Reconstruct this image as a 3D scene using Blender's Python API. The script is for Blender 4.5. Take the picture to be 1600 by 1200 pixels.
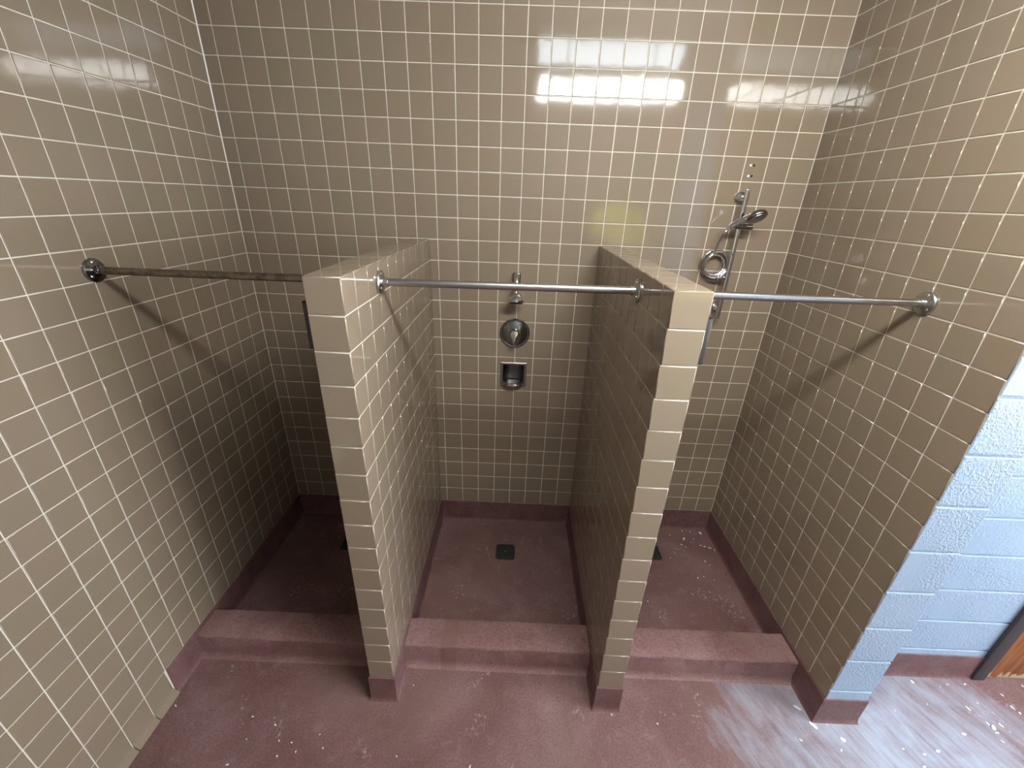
import bpy, bmesh, math, random
from mathutils import Vector, Matrix

random.seed(7)
scene = bpy.context.scene
for o in list(bpy.data.objects):
    bpy.data.objects.remove(o)
COL = scene.collection

# ------------------------------------------------------------------ units
# everything was measured in tile pitches: column (x), depth (y), height (z)
P = 0.1095
CL, CR = -0.61, 26.03            # left and right tile walls
FLOOR = -25.45                   # floor height in tile units
def X(c): return (c - CL) * P
def Y(y): return y * P
def Z(z): return (z - FLOOR) * P
def W(c, y, z): return Vector((X(c), Y(y), Z(z)))

# ------------------------------------------------------------------ camera
CAM_T = (13.0418, -21.2163, -6.0909)
F_PX = 644.66
def _rot(w):
    w = Vector(w); th = w.length; return Matrix.Rotation(th, 3, w / th)
CAM_R = _rot((-0.4209, -0.0389, 0.0146))     # columns: right, forward, up
right, fwd, up = (CAM_R @ Vector(v) for v in ((1, 0, 0), (0, 1, 0), (0, 0, 1)))
cam_d = bpy.data.cameras.new('camera')
cam_d.sensor_fit = 'HORIZONTAL'; cam_d.sensor_width = 36.0
cam_d.lens = 36.0 * F_PX / 1600.0
cam_d.clip_start = 0.02
cam = bpy.data.objects.new('camera', cam_d)
COL.objects.link(cam)
M = Matrix.Identity(4)
for i, v in enumerate((right, up, -fwd)):
    for k in range(3): M[k][i] = v[k]
M.translation = W(*CAM_T)
cam.matrix_world = M
scene.camera = cam
CAM_POS = W(*CAM_T)
def project(p):
    d = p - CAM_POS; f = d.dot(fwd)
    if f < 0.05: return None
    return (800 + F_PX * d.dot(right) / f, 600 - F_PX * d.dot(up) / f)

# ------------------------------------------------------------------ light and exposure
scene.view_settings.view_transform = 'Standard'
scene.view_settings.look = 'None'
scene.view_settings.gamma = 1.0
scene.view_settings.use_curve_mapping = False
scene.view_settings.exposure = 0.72
LAMP_MAIN = 49.0       # hanging four-foot light
GLOW_BAND = 7.0         # added fixture standing in for the glow above the hanging light
WINDOW = 14.0           # daylight in the frosted window
world = bpy.data.worlds.new('World'); scene.world = world
world.use_nodes = True
world.node_tree.nodes['Background'].inputs[0].default_value = (0.62, 0.78, 1.0, 1)
world.node_tree.nodes['Background'].inputs[1].default_value = 0.5

# ------------------------------------------------------------------ materials
class Mat:
    def __init__(self, name):
        self.m = bpy.data.materials.new(name); self.m.use_nodes = True
        self.t = self.m.node_tree; self.n = self.t.nodes; self.l = self.t.links
        self.b = self.n['Principled BSDF']
    def node(self, kind, **kw):
        nd = self.n.new(kind)
        for k, v in kw.items(): setattr(nd, k, v)
        return nd
    def link(self, a, b): self.l.new(a, b)
    def set(self, **kw):
        for k, v in kw.items():
            k = {'color': 'Base Color', 'rough': 'Roughness', 'metal': 'Metallic', 'spec': 'Specular IOR Level', 'coat': 'Coat Weight'}.get(k, k)
            self.b.inputs[k].default_value = (*v, 1) if isinstance(v, tuple) and len(v) == 3 else v
        return self
    def coords(self, scale=(1, 1, 1), which='Object', rot=(0, 0, 0), loc=(0, 0, 0)):
        tc = self.node('ShaderNodeTexCoord'); mp = self.node('ShaderNodeMapping')
        mp.inputs['Scale'].default_value = scale; mp.inputs['Rotation'].default_value = rot
        mp.inputs['Location'].default_value = loc
        self.link(tc.outputs[which], mp.inputs['Vector']); return mp.outputs[0]
    def noise(self, vec, scale, detail=4, rough=0.55, dist=0.0):
        nd = self.node('ShaderNodeTexNoise')
        nd.inputs['Scale'].default_value = scale; nd.inputs['Detail'].default_value = detail
        nd.inputs['Roughness'].default_value = rough; nd.inputs['Distortion'].default_value = dist
        if vec is not None: self.link(vec, nd.inputs['Vector'])
        return nd.outputs['Fac']
    def ramp(self, fac, stops, interp='LINEAR'):
        nd = self.node('ShaderNodeValToRGB'); cr = nd.color_ramp; cr.interpolation = interp
        while len(cr.elements) < len(stops): cr.elements.new(0.5)
        for e, (p, c) in zip(cr.elements, stops):
            e.position = p; e.color = (*c, 1) if isinstance(c, tuple) else (c, c, c, 1)
        self.link(fac, nd.inputs[0]); return nd.outputs[0]
    def mix(self, fac, a, b, mode='MIX'):
        nd = self.node('ShaderNodeMix', data_type='RGBA', blend_type=mode)
        for s, v in ((nd.inputs[0], fac), (nd.inputs[6], a), (nd.inputs[7], b)):
            if hasattr(v, 'links') or hasattr(v, 'is_linked'): self.link(v, s)
            else: s.default_value = (*v, 1) if isinstance(v, tuple) else v
        return nd.outputs[2]
    def math(self, op, a, b=0.0, clamp=False):
        nd = self.node('ShaderNodeMath', operation=op, use_clamp=clamp)
        for s, v in ((nd.inputs[0], a), (nd.inputs[1], b)):
            if isinstance(v, (int, float)): s.default_value = v
            else: self.link(v, s)
        return nd.outputs[0]
    def color(self, sock): self.link(sock, self.b.inputs['Base Color']); return self
    def bump(self, h, strength=0.2, dist=0.002):
        nd = self.node('ShaderNodeBump'); nd.inputs['Strength'].default_value = strength
        nd.inputs['Distance'].default_value = dist
        self.link(h, nd.inputs['Height']); self.link(nd.outputs[0], self.b.inputs['Normal']); return self

def mat_tile():
    k = Mat('glazed_tile')
    oi = k.node('ShaderNodeObjectInfo'); ge = k.node('ShaderNodeNewGeometry')
    s = k.math('FRACT', k.math('ADD', oi.outputs['Random'], ge.outputs['Random Per Island']))
    col = k.ramp(s, [(0.0, (0.218, 0.166, 0.116)), (0.25, (0.231, 0.177, 0.127)), (0.5, (0.219, 0.174, 0.123)), (0.75, (0.238, 0.180, 0.131)), (1.0, (0.216, 0.172, 0.119))])
    wp = k.node('ShaderNodeNewGeometry').outputs['Position']
    k.color(col)
    k.set(rough=0.07, spec=0.72)
    k.bump(k.math('ADD', k.noise(wp, 22, 2), k.math('MULTIPLY', k.noise(wp, 170, 3), 0.10)), 0.12, 0.0015)
    return k.m
def mat_grout():
    k = Mat('grout'); wp = k.node('ShaderNodeNewGeometry').outputs['Position']
    k.color(k.ramp(k.noise(wp, 14, 4), [(0.3, (0.52, 0.47, 0.39)), (0.7, (0.64, 0.59, 0.50))]))
    k.set(rough=0.75); return k.m
def mat_caulk():
    return Mat('white_caulk').set(color=(0.82, 0.80, 0.75), rough=0.5).m
def mat_floor(name='red_floor_paint', dust=True, patch=None, tone=1.0):
    k = Mat(name); wp = k.node('ShaderNodeNewGeometry').outputs['Position']
    big = k.noise(wp, 3.2, 5, 0.6, 0.4); fine = k.noise(wp, 120, 5, 0.7); mid = k.noise(wp, 17, 5, 0.65, 0.8)
    base = k.ramp(big, [(0.30, (0.122 * tone, 0.056 * tone, 0.052 * tone)), (0.50, (0.152 * tone, 0.080 * tone, 0.077 * tone)), (0.70, (0.190 * tone, 0.113 * tone, 0.111 * tone))])
    grain = k.ramp(fine, [(0.30, 0.62), (0.5, 1.0), (0.72, 1.38)])
    c = k.mix(1.0, base, grain, 'MULTIPLY')
    worn = k.ramp(mid, [(0.56, 0.0), (0.74, 0.55)])
    c = k.mix(worn, c, (0.235, 0.160, 0.160))
    # brown drink-coloured stains and small dark scuffs
    st = k.ramp(k.noise(wp, 2.1, 4, 0.55, 0.6), [(0.50, 0.0), (0.66, 0.55)])
    c = k.mix(st, c, (0.145 * tone, 0.080 * tone, 0.066 * tone))
    sc = k.ramp(k.noise(wp, 26, 4, 0.7, 1.5), [(0.26, 0.65), (0.36, 0.0)])
    c = k.mix(sc, c, (0.080, 0.045, 0.043))
    if dust:
        # pale plaster dust trodden and swept about in front of the white block wall
        mp = k.node('ShaderNodeMapping'); k.link(wp, mp.inputs[0])
        mp.inputs['Location'].default_value = (-(X(28.8)) * 0.9, -(Y(-11.6)) * 1.6, 0); mp.inputs['Scale'].default_value = (0.9, 1.6, 0.01)
        ln = k.node('ShaderNodeVectorMath', operation='LENGTH'); k.link(mp.outputs[0], ln.inputs[0])
        near = k.ramp(ln.outputs['Value'], [(0.15, 1.0), (0.60, 0.74), (1.0, 0.0)])
        sweep = k.node('ShaderNodeMapping'); k.link(wp, sweep.inputs[0])
        sweep.inputs['Rotation'].default_value = (0, 0, math.radians(68))
        sw2 = k.node('ShaderNodeMapping'); k.link(sweep.outputs[0], sw2.inputs[0]); sw2.inputs['Scale'].default_value = (1.5, 11, 1)
        streak = k.noise(sw2.outputs[0], 2.6, 6, 0.66, 0.9)
        blot = k.noise(wp, 5.5, 5, 0.6, 0.5)
        amt = k.math('ADD', k.math('MULTIPLY', streak, 0.85), k.math('MULTIPLY', blot, 0.75))
        amt = k.math('MULTIPLY', amt, near)
        dm = k.ramp(amt, [(0.42, 0.0), (0.62, 0.38), (0.95, 0.9)])
        c = k.mix(dm, c, (0.33, 0.36, 0.43))
        # scuffed pale flecks near the middle of the room
        fl = k.ramp(k.math('MULTIPLY', k.noise(wp, 55, 3, 0.7), k.ramp(k.noise(wp, 4.0, 3), [(0.52, 0.0), (0.62, 1.0)])), [(0.54, 0.0), (0.68, 0.5)])
        c = k.mix(fl, c, (0.45, 0.38, 0.38))
    if patch:
        (x0, x1, col) = patch
        sx = k.node('ShaderNodeSeparateXYZ'); k.link(wp, sx.inputs[0])
        jit = k.math('ADD', sx.outputs[0], k.math('MULTIPLY', k.math('SUBTRACT', k.noise(wp, 40, 3), 0.5), 0.03))
        msk = k.math('MULTIPLY', k.math('GREATER_THAN', jit, x0), k.math('LESS_THAN', jit, x1))
        c = k.mix(k.math('MULTIPLY', msk, 0.55), c, col)
    k.color(c); k.set(rough=0.62, spec=0.35)
    k.bump(k.math('ADD', fine, k.math('MULTIPLY', mid, 1.5)), 0.28, 0.003)
    return k.m
def mat_base():
    k = Mat('red_cove_paint'); wp = k.node('ShaderNodeNewGeometry').outputs['Position']
    c = k.ramp(k.noise(wp, 9, 5, 0.6), [(0.3, (0.115, 0.053, 0.051)), (0.7, (0.170, 0.090, 0.089))])
    k.color(k.mix(1.0, c, k.ramp(k.noise(wp, 80, 3), [(0.3, 0.8), (0.7, 1.15)]), 'MULTIPLY'))
    k.set(rough=0.55, spec=0.4); k.bump(k.noise(wp, 60, 4), 0.2, 0.002); return k.m
def mat_block():
    k = Mat('white_block_paint'); wp = k.node('ShaderNodeNewGeometry').outputs['Position']
    rough_h = k.ramp(k.noise(wp, 95, 3, 0.6), [(0.42, 0.0), (0.62, 1.0)])
    where = k.ramp(k.noise(wp, 5.5, 3), [(0.40, 0.08), (0.60, 1.0)])
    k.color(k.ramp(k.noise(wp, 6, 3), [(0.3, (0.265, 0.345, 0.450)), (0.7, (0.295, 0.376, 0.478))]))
    k.set(rough=0.42, spec=0.45); k.bump(k.math('MULTIPLY', rough_h, where), 0.5, 0.004); return k.m
def mat_plain(name, color, rough=0.6, **kw):
    k = Mat(name); wp = k.node('ShaderNodeNewGeometry').outputs['Position']
    a = tuple(c * 0.9 for c in color); b = tuple(min(1, c * 1.08) for c in color)
    k.color(k.ramp(k.noise(wp, 8, 4), [(0.3, a), (0.7, b)])); k.set(rough=rough, **kw); return k.m
def mat_metal(name, color, rough, brushed=0.0, stain=None):
    k = Mat(name); oc = k.coords(); k.set(metal=1.0, rough=rough, color=color)
    if stain:
        n = k.noise(k.node('ShaderNodeNewGeometry').outputs['Position'], 30, 4, 0.65)
        k.color(k.ramp(n, [(0.38, stain), (0.62, color)]))
    if brushed: k.bump(k.noise(k.coords((4, 300, 300)), 1.0, 3), brushed, 0.0006)
    return k.m
def mat_emit(name, color, strength):
    k = Mat(name); k.set(color=(0.8, 0.8, 0.8), rough=0.4)
    k.b.inputs['Emission Color'].default_value = (*color, 1); k.b.inputs['Emission Strength'].default_value = strength
    return k.m
def mat_wood():
    k = Mat('orange_door_wood'); wp = k.node('ShaderNodeNewGeometry').outputs['Position']
    mp = k.node('ShaderNodeMapping'); k.link(wp, mp.inputs[0]); mp.inputs['Scale'].default_value = (26, 26, 2.4)
    g = k.noise(mp.outputs[0], 1.4, 5, 0.6, 1.2)
    c = k.ramp(g, [(0.3, (0.17, 0.052, 0.016)), (0.5, (0.30, 0.105, 0.034)), (0.72, (0.40, 0.165, 0.062))])
    # bare, splintered veneer along the bottom edge of the leaf
    sx = k.node('ShaderNodeSeparateXYZ'); k.link(wp, sx.inputs[0])
    tm = k.node('ShaderNodeMapping'); k.link(wp, tm.inputs[0]); tm.inputs['Scale'].default_value = (1, 1, 0.06)
    h = k.math('MULTIPLY', k.noise(tm.outputs[0], 24, 3, 0.6), 0.30)
    worn = k.math('LESS_THAN', sx.outputs[2], k.math('SUBTRACT', h, 0.105))
    c = k.mix(worn, c, (0.56, 0.44, 0.27))
    k.color(c); k.set(rough=0.5, spec=0.4); return k.m

TILE = mat_tile(); GROUT = mat_grout(); CAULK = mat_caulk()
FLOOR_M = mat_floor(); BASE_M = mat_base(); BLOCK = mat_block()
PAINT = mat_plain('cream_wall_paint', (0.24, 0.22, 0.20))
CEIL = mat_plain('ceiling_paint', (0.36, 0.35, 0.33), 0.8)
STEEL = mat_metal('brushed_steel', (0.50, 0.50, 0.49), 0.27, 0.25)
STEEL_SHADED = mat_metal('stained_shaded_steel', (0.27, 0.235, 0.195), 0.33, 0.25, (0.15, 0.12, 0.09))  # brown stains over steel darkened in colour for the dark stall it mirrors
CHROME = mat_metal('chrome', (0.66, 0.67, 0.68), 0.09)
CHROME_D = mat_metal('dark_chrome', (0.26, 0.275, 0.285), 0.16)
DULL = mat_metal('dull_stainless', (0.30, 0.29, 0.28), 0.36, 0.2)
RECESS = mat_metal('dark_stainless', (0.15, 0.15, 0.155), 0.34)
HOLDER = mat_plain('dark_holder_metal', (0.035, 0.031, 0.028), 0.38)
IRON = mat_plain('black_drain_iron', (0.014, 0.017, 0.016), 0.5)
BLACK = mat_plain('black_hole', (0.004, 0.004, 0.004), 0.9)
SCREW = mat_metal('screw_steel', (0.62, 0.62, 0.62), 0.2)
CHIP = mat_plain('paint_chip_white', (0.62, 0.63, 0.62), 0.6)
PLUG = mat_plain('white_wall_plug', (0.85, 0.84, 0.80), 0.5)
TIE = mat_plain('white_cable_tie', (0.85, 0.86, 0.86), 0.4)
FRAME = mat_plain('dark_frame_paint', (0.040, 0.036, 0.038), 0.45)
WOOD = mat_wood()
HOUSING = mat_plain('white_enamel', (0.72, 0.72, 0.70), 0.4)
LENS = mat_emit('lit_lamp_lens', (0.985, 1.0, 0.965), LAMP_MAIN)
GLOW_LENS = mat_emit('ceiling_glow_lens', (0.80, 0.91, 1.0), GLOW_BAND)
PANE = mat_emit('frosted_daylight_pane', (0.86, 0.93, 1.0), WINDOW)
YELLOW = mat_plain('pale_yellow_cloth', (0.80, 0.84, 0.16), 0.8)

# ------------------------------------------------------------------ object helpers
def link(name, me, mat=None, parent=None):
    o = bpy.data.objects.new(name, me); COL.objects.link(o)
    if mat and me is not None and not me.materials: me.materials.append(mat)
    if parent: o.parent = parent
    return o
def tag(o, label=None, cat=None, group=None, kind=None):
    for k, v in (('label', label), ('category', cat), ('group', group), ('kind', kind)):
        if v: o[k] = v
    return o
def thing(name, label, cat, loc, group=None):
    o = bpy.data.objects.new(name, None); COL.objects.link(o); o.location = loc; o.empty_display_size = 0.05
    return tag(o, label, cat, group)
def mesh(name, verts, faces, smooth=False):
    me = bpy.data.meshes.new(name); me.from_pydata([tuple(v) for v in verts], [], faces)
    if smooth: me.polygons.foreach_set('use_smooth', [True] * len(me.polygons))
    me.update(); return me
def obj(name, verts, faces, mat, parent=None, smooth=False, origin=None):
    """verts in world space; re-based on the parent (an empty at its own location) or on origin"""
    off = parent_world(parent) if parent else (origin or Vector((0, 0, 0)))
    me = mesh(name, [Vector(v) - off for v in verts], faces, smooth)
    o = link(name, me, mat, parent)
    if not parent and origin: o.location = origin
    return o
def parent_world(p):
    v = Vector((0, 0, 0))
    while p: v = v + p.location; p = p.parent
    return v
class MB:
    """collects shapes (world space) for one mesh"""
    def __init__(self): self.v = []; self.f = []
    def add(self, vs, fs):
        n = len(self.v); self.v += [Vector(v) for v in vs]; self.f += [tuple(i + n for i in f) for f in fs]; return self
    def box(self, lo, hi):
        (a, b, c), (d, e, f) = lo, hi
        return self.add([(a, b, c), (d, b, c), (d, e, c), (a, e, c), (a, b, f), (d, b, f), (d, e, f), (a, e, f)],
                        [(0, 3, 2, 1), (4, 5, 6, 7), (0, 1, 5, 4), (1, 2, 6, 5), (2, 3, 7, 6), (3, 0, 4, 7)])
    def rbox(self, lo, hi, r=0.003, seg=2):
        bm = bmesh.new(); bmesh.ops.create_cube(bm, size=1.0)
        c = (Vector(lo) + Vector(hi)) / 2; s = Vector(hi) - Vector(lo)
        for v in bm.verts: v.co = Vector((v.co.x * s.x, v.co.y * s.y, v.co.z * s.z)) + c
        bmesh.ops.bevel(bm, geom=bm.edges[:], offset=r, segments=seg, affect='EDGES', profile=0.5)
        bm.verts.index_update()
        self.add([v.co.copy() for v in bm.verts], [tuple(v.index for v in f.verts) for f in bm.faces]); bm.free(); return self
    def lathe(self, prof, loc, axis, n=28):
        """prof: (radius, height along axis)"""
        q = Vector((0, 0, 1)).rotation_difference(Vector(axis).normalized()); loc = Vector(loc)
        vs = []; fs = []
        for r, h in prof:
            for i in range(n):
                a = 2 * math.pi * i / n; vs.append(loc + q @ Vector((r * math.cos(a), r * math.sin(a), h)))
        for k in range(len(prof) - 1):
            for i in range(n):
                j = (i + 1) % n; fs.append((k * n + i, k * n + j, (k + 1) * n + j, (k + 1) * n + i))
        fs.append(tuple(range(n))[::-1]); m = (len(prof) - 1) * n; fs.append(tuple(range(m, m + n)))
        return self.add(vs, fs)
    def tube(self, pts, r, n=12):
        pts = [Vector(p) for p in pts]; rs = r if isinstance(r, (list, tuple)) else [r] * len(pts)
        vs = []; fs = []; nrm = None
        for i, p in enumerate(pts):
            t = (pts[min(i + 1, len(pts) - 1)] - pts[max(i - 1, 0)]).normalized()
            if nrm is None:
                nrm = t.orthogonal().normalized()
            nrm = (nrm - t * nrm.dot(t)).normalized(); b = t.cross(nrm)
            for k in range(n):
                a = 2 * math.pi * k / n; vs.append(p + (nrm * math.cos(a) + b * math.sin(a)) * rs[i])
        for i in range(len(pts) - 1):
            for k in range(n):
                j = (k + 1) % n; fs.append((i * n + k, i * n + j, (i + 1) * n + j, (i + 1) * n + k))
        fs.append(tuple(range(n))[::-1]); m = (len(pts) - 1) * n; fs.append(tuple(range(m, m + n)))
        return self.add(vs, fs)
    def sweep(self, path, prof, closed_prof=False):
        """path: 2-D points, outward = left of travel; prof: (offset, z)"""
        n = len(path); ms = []
        seg = []
        for i in range(n - 1):
            d = (Vector(path[i + 1]) - Vector(path[i])).normalized(); seg.append(Vector((-d.y, d.x)))
        for i in range(n):
            a = seg[max(i - 1, 0)]; b = seg[min(i, n - 2)]; ms.append((a + b) / (1 + a.dot(b)))
        vs = []; fs = []; k = len(prof)
        for i in range(n):
            for off, z in prof:
                q = Vector(path[i]) + ms[i] * off; vs.append((q.x, q.y, z))
        for i in range(n - 1):
            for j in range(k - 1):
                fs.append((i * k + j, i * k + j + 1, (i + 1) * k + j + 1, (i + 1) * k + j))
        fs.append(tuple(range(k))[::-1]); fs.append(tuple(range((n - 1) * k, n * k)))
        return self.add(vs, fs)
    def build(self, name, mat, parent=None, smooth=False, origin=None, angle=None):
        o = obj(name, self.v, self.f, mat, parent, smooth or angle is not None, origin)
        bm = bmesh.new(); bm.from_mesh(o.data); bmesh.ops.recalc_face_normals(bm, faces=bm.faces[:]); bm.to_mesh(o.data); bm.free()
        if angle is not None: o.data.set_sharp_from_angle(angle=math.radians(angle))
        return o

# ------------------------------------------------------------------ tiles
GAP = 0.0037          # grout width
TH = 0.0020           # tile stands this proud of the grout
def tile_geo(poly):
    """poly: counter-clockwise 2-D outline (already minus grout). Rounded-edge tile, local +Z outwards."""
    n = len(poly); pv = [Vector(p) for p in poly]
    def inset(d):
        out = []
        for i in range(n):
            a = (pv[i] - pv[i - 1]).normalized(); b = (pv[(i + 1) % n] - pv[i]).normalized()
            na = Vector((-a.y, a.x)); nb = Vector((-b.y, b.x)); out.append(pv[i] + (na + nb) / (1 + na.dot(nb)) * d)
        return out
    rings = [(0.0, -0.0015), (0.0003, TH - 0.0011), (0.0024, TH)]
    tilt = [1.0, 0.75, 0.0]
    vs = []; ns = []; fs = []
    for (d, z), t in zip(rings, tilt):
        ring = inset(d)
        for i, q in enumerate(ring):
            vs.append((q.x, q.y, z))
            a = (pv[i] - pv[i - 1]).normalized(); b = (pv[(i + 1) % n] - pv[i]).normalized()
            o2 = (Vector((a.y, -a.x)) + Vector((b.y, -b.x)))
            o2 = o2.normalized() if o2.length > 1e-6 else Vector((0, 0))
            ns.append(Vector((o2.x * t, o2.y * t, 1.0 - 0.85 * t)).normalized())
    for k in range(2):
        for i in range(n):
            j = (i + 1) % n; fs.append((k * n + i, k * n + j, (k + 1) * n + j, (k + 1) * n + i))
    fs.append(tuple(range(2 * n, 3 * n)))
    return vs, ns, fs
def finish_tile_mesh(name, vs, ns, fs):
    me = mesh(name, vs, fs, True); me.materials.append(TILE)
    me.normals_split_custom_set_from_vertices([tuple(v) for v in ns]); return me
TILE_CACHE = {}
def rect_poly(w, h): return ((-w / 2, -h / 2), (w / 2, -h / 2), (w / 2, h / 2), (-w / 2, h / 2))

BLOCKERS = []         # boxes that hide tiles from the camera: (lo, hi)
def hidden(p):
    d = p - CAM_POS
    for lo, hi in BLOCKERS:
        t0, t1 = 0.0, 0.985
        for k in range(3):
            if abs(d[k]) < 1e-9:
                if not (lo[k] < CAM_POS[k] < hi[k]): t0 = 2
                continue
            a = (lo[k] - CAM_POS[k]) / d[k]; b = (hi[k] - CAM_POS[k]) / d[k]
            if a > b: a, b = b, a
            t0 = max(t0, a); t1 = min(t1, b)
        if t0 < t1: return True
    return False
def shown_area(c, ax, ay, az, w, h):
    if (CAM_POS - c).dot(az) <= 0: return 0
    pr = [project(c + ax * sx * w / 2 + ay * sy * h / 2) for sx, sy in ((-1, -1), (1, -1), (1, 1), (-1, 1))]
    if any(q is None for q in pr): return 0
    if max(q[0] for q in pr) < 4 or min(q[0] for q in pr) > 1596 or max(q[1] for q in pr) < 4 or min(q[1] for q in pr) > 1196: return 0
    pts = [c] + [c + ax * sx * w * 0.4 + ay * sy * h * 0.4 for sx, sy in ((-1, -1), (1, -1), (1, 1), (-1, 1))]
    vis = sum(not hidden(q + az * 0.004) for q in pts) / 5
    if vis == 0: return 0
    a = 0
    for i in range(4):
        x0, y0 = pr[i]; x1, y1 = pr[(i + 1) % 4]; a += x0 * y1 - x1 * y0
    return abs(a) / 2 * vis
def lay_tiles(parent, specs, limit=300):
    """specs: (center, ax, ay, az, w, h[, poly]) with w, h the grid cell. Largest in view become parts, the rest one joined part."""
    rows = []
    for s in specs:
        c, ax, ay, az, w, h = s[:6]; poly = s[6] if len(s) > 6 else None
        rows.append((shown_area(c, ax, ay, az, w, h), c, ax, ay, az, w, h, poly))
    rows.sort(key=lambda r: -r[0])
    rest_v, rest_n, rest_f = [], [], []
    base = parent_world(parent)
    for i, (area, c, ax, ay, az, w, h, poly) in enumerate(rows):
        R = Matrix((ax, ay, az)).transposed()
        R = R @ Matrix.Rotation(random.gauss(0, 0.0016), 3, 'X') @ Matrix.Rotation(random.gauss(0, 0.0016), 3, 'Y')
        if poly: outline = poly; key = None
        else:
            key = (round(w - GAP, 4), round(h - GAP, 4)); outline = rect_poly(*key)
        if area > 30 and i < limit:
            if key is None or key not in TILE_CACHE:
                me = finish_tile_mesh('tile', *tile_geo(outline))
                if key: TILE_CACHE[key] = me
            else: me = TILE_CACHE[key]
            o = link('tile', me, None, parent)
            o.matrix_local = Matrix.Translation(c - base) @ R.to_4x4()
        else:
            vs, ns, fs = tile_geo(outline); n0 = len(rest_v)
            rest_v += [R @ Vector(v) + c - base for v in vs]; rest_n += [R @ v for v in ns]
            rest_f += [tuple(k + n0 for k in f) for f in fs]
    if rest_v:
        o = link('tile_field', finish_tile_mesh('tile_field', rest_v, rest_n, rest_f), None, parent); tag(o, kind='stuff')
EX, EY, EZ = Vector((1, 0, 0)), Vector((0, 1, 0)), Vector((0, 0, 1))
def cells(us, vs):
    for a, b in zip(us[:-1], us[1:]):
        for c, d in zip(vs[:-1], vs[1:]): yield (a + b) / 2, (c + d) / 2, abs(b - a), abs(d - c)

# ------------------------------------------------------------------ measures (tile units)
PF = -10.9                               # front of the partitions
PTOP, TBOT = -8.0, -24.0                 # partition top, lowest tile edge
LP = (7.63, 8.62); RP = (16.90, 17.90)   # the two partitions
RW_END, RW_OUT = -10.95, 27.75           # right wall: end and outer face
REC = -8.9                               # recessed block wall
CEILZ = 5.2
ROOM_Y, ROOM_X = -30.2, 48.0
BACK_Y = -36.0
for a, b in (LP, RP): BLOCKERS.append((W(a, PF, FLOOR - 1), W(b, 0.3, PTOP)))
BLOCKERS.append((W(CR, RW_END, FLOOR - 1), W(RW_OUT, 0.3, CEILZ)))
g = TH                                   # grout face lies this far behind the tile face

# ------------------------------------------------------------------ floor and ceiling
o = MB().box((X(CL) - 0.3, Y(BACK_Y) - 0.2, -0.12), (X(ROOM_X) + 0.2, 0.3, 0.0)).build('floor', FLOOR_M); tag(o, kind='structure')
o = MB().box((X(CL) - 0.3, Y(BACK_Y) - 0.2, Z(CEILZ)), (X(ROOM_X) + 0.2, 0.3, Z(CEILZ) + 0.1)).build('ceiling', CEIL); tag(o, kind='structure')

# ------------------------------------------------------------------ back wall
SD = (12.95, -15.0, 0.60)                # soap dish centre, half opening
hx0, hx1, hz0, hz1 = X(SD[0] - SD[2]), X(SD[0] + SD[2]), Z(SD[1] - SD[2]), Z(SD[1] + SD[2])
wb = MB(); x0, x1, z1 = X(CL) - 0.15, X(CR) + 0.15, Z(CEILZ)
for lo, hi in (((x0, g, 0), (hx0, 0.15, z1)), ((hx1, g, 0), (x1, 0.15, z1)), ((hx0, g, 0), (hx1, 0.15, hz0)), ((hx0, g, hz1), (hx1, 0.15, z1))): wb.box(lo, hi)
wall_back = wb.build('wall_back', GROUT); tag(wall_back, kind='structure')
us = [CL] + list(range(0, 26)) + [CR]; vs = list(range(-24, 6))
specs = []
for u, v, w, h in cells(us, vs):
    c = Vector((X(u), g, Z(v)))
    ov = (abs(u - SD[0]) < w / 2 + SD[2] and abs(v - SD[1]) < h / 2 + SD[2])
    if ov:                                # L-shaped tile cut round the soap dish
        L, Rr, B, T = u - w / 2, u + w / 2, v - h / 2, v + h / 2; e = GAP / 2 / P
        L += e; Rr -= e; B += e; T -= e
        a0, a1, b0, b1 = SD[0] - SD[2], SD[0] + SD[2], SD[1] - SD[2], SD[1] + SD[2]
        left, low = a0 > L and a0 < Rr, b0 > B and b0 < T
        rgt, upp = a1 > L and a1 < Rr, b1 > B and b1 < T
        if left and upp: pl = [(L, B), (a0, B), (a0, b1), (Rr, b1), (Rr, T), (L, T)]
        elif rgt and upp: pl = [(a1, B), (Rr, B), (Rr, T), (L, T), (L, b1), (a1, b1)]
        elif left and low: pl = [(L, B), (Rr, B), (Rr, b0), (a0, b0), (a0, T), (L, T)]
        elif rgt and low: pl = [(L, B), (Rr, B), (Rr, T), (a1, T), (a1, b0), (L, b0)]
        else: continue
        specs.append((c, EX, EZ, -EY, w * P, h * P, [((p - u) * P, (q - v) * P) for p, q in pl]))
    else: specs.append((c, EX, EZ, -EY, w * P, h * P))
lay_tiles(wall_back, specs)

# ------------------------------------------------------------------ left wall
o = MB().box((X(CL) - 0.15, Y(ROOM_Y), 0), (X(CL) - g, g, Z(CEILZ))).build('wall_left', GROUT); tag(o, kind='structure'); wall_left = o
lu = [-0.02 - k for k in range(0, 31)]; lu[0] = 0.0
specs = [(Vector((X(CL) - g, Y(u), Z(v))), -EY, EZ, EX, w * P, h * P) for u, v, w, h in cells(lu, vs)]
# note: local frame -Y, Z, X is right-handed: (-Y) x Z = -X, so flip the first axis
specs = [(c, EY, EZ, EX, w, h) for c, _, _, _, w, h in specs]
lay_tiles(wall_left, specs)
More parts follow.
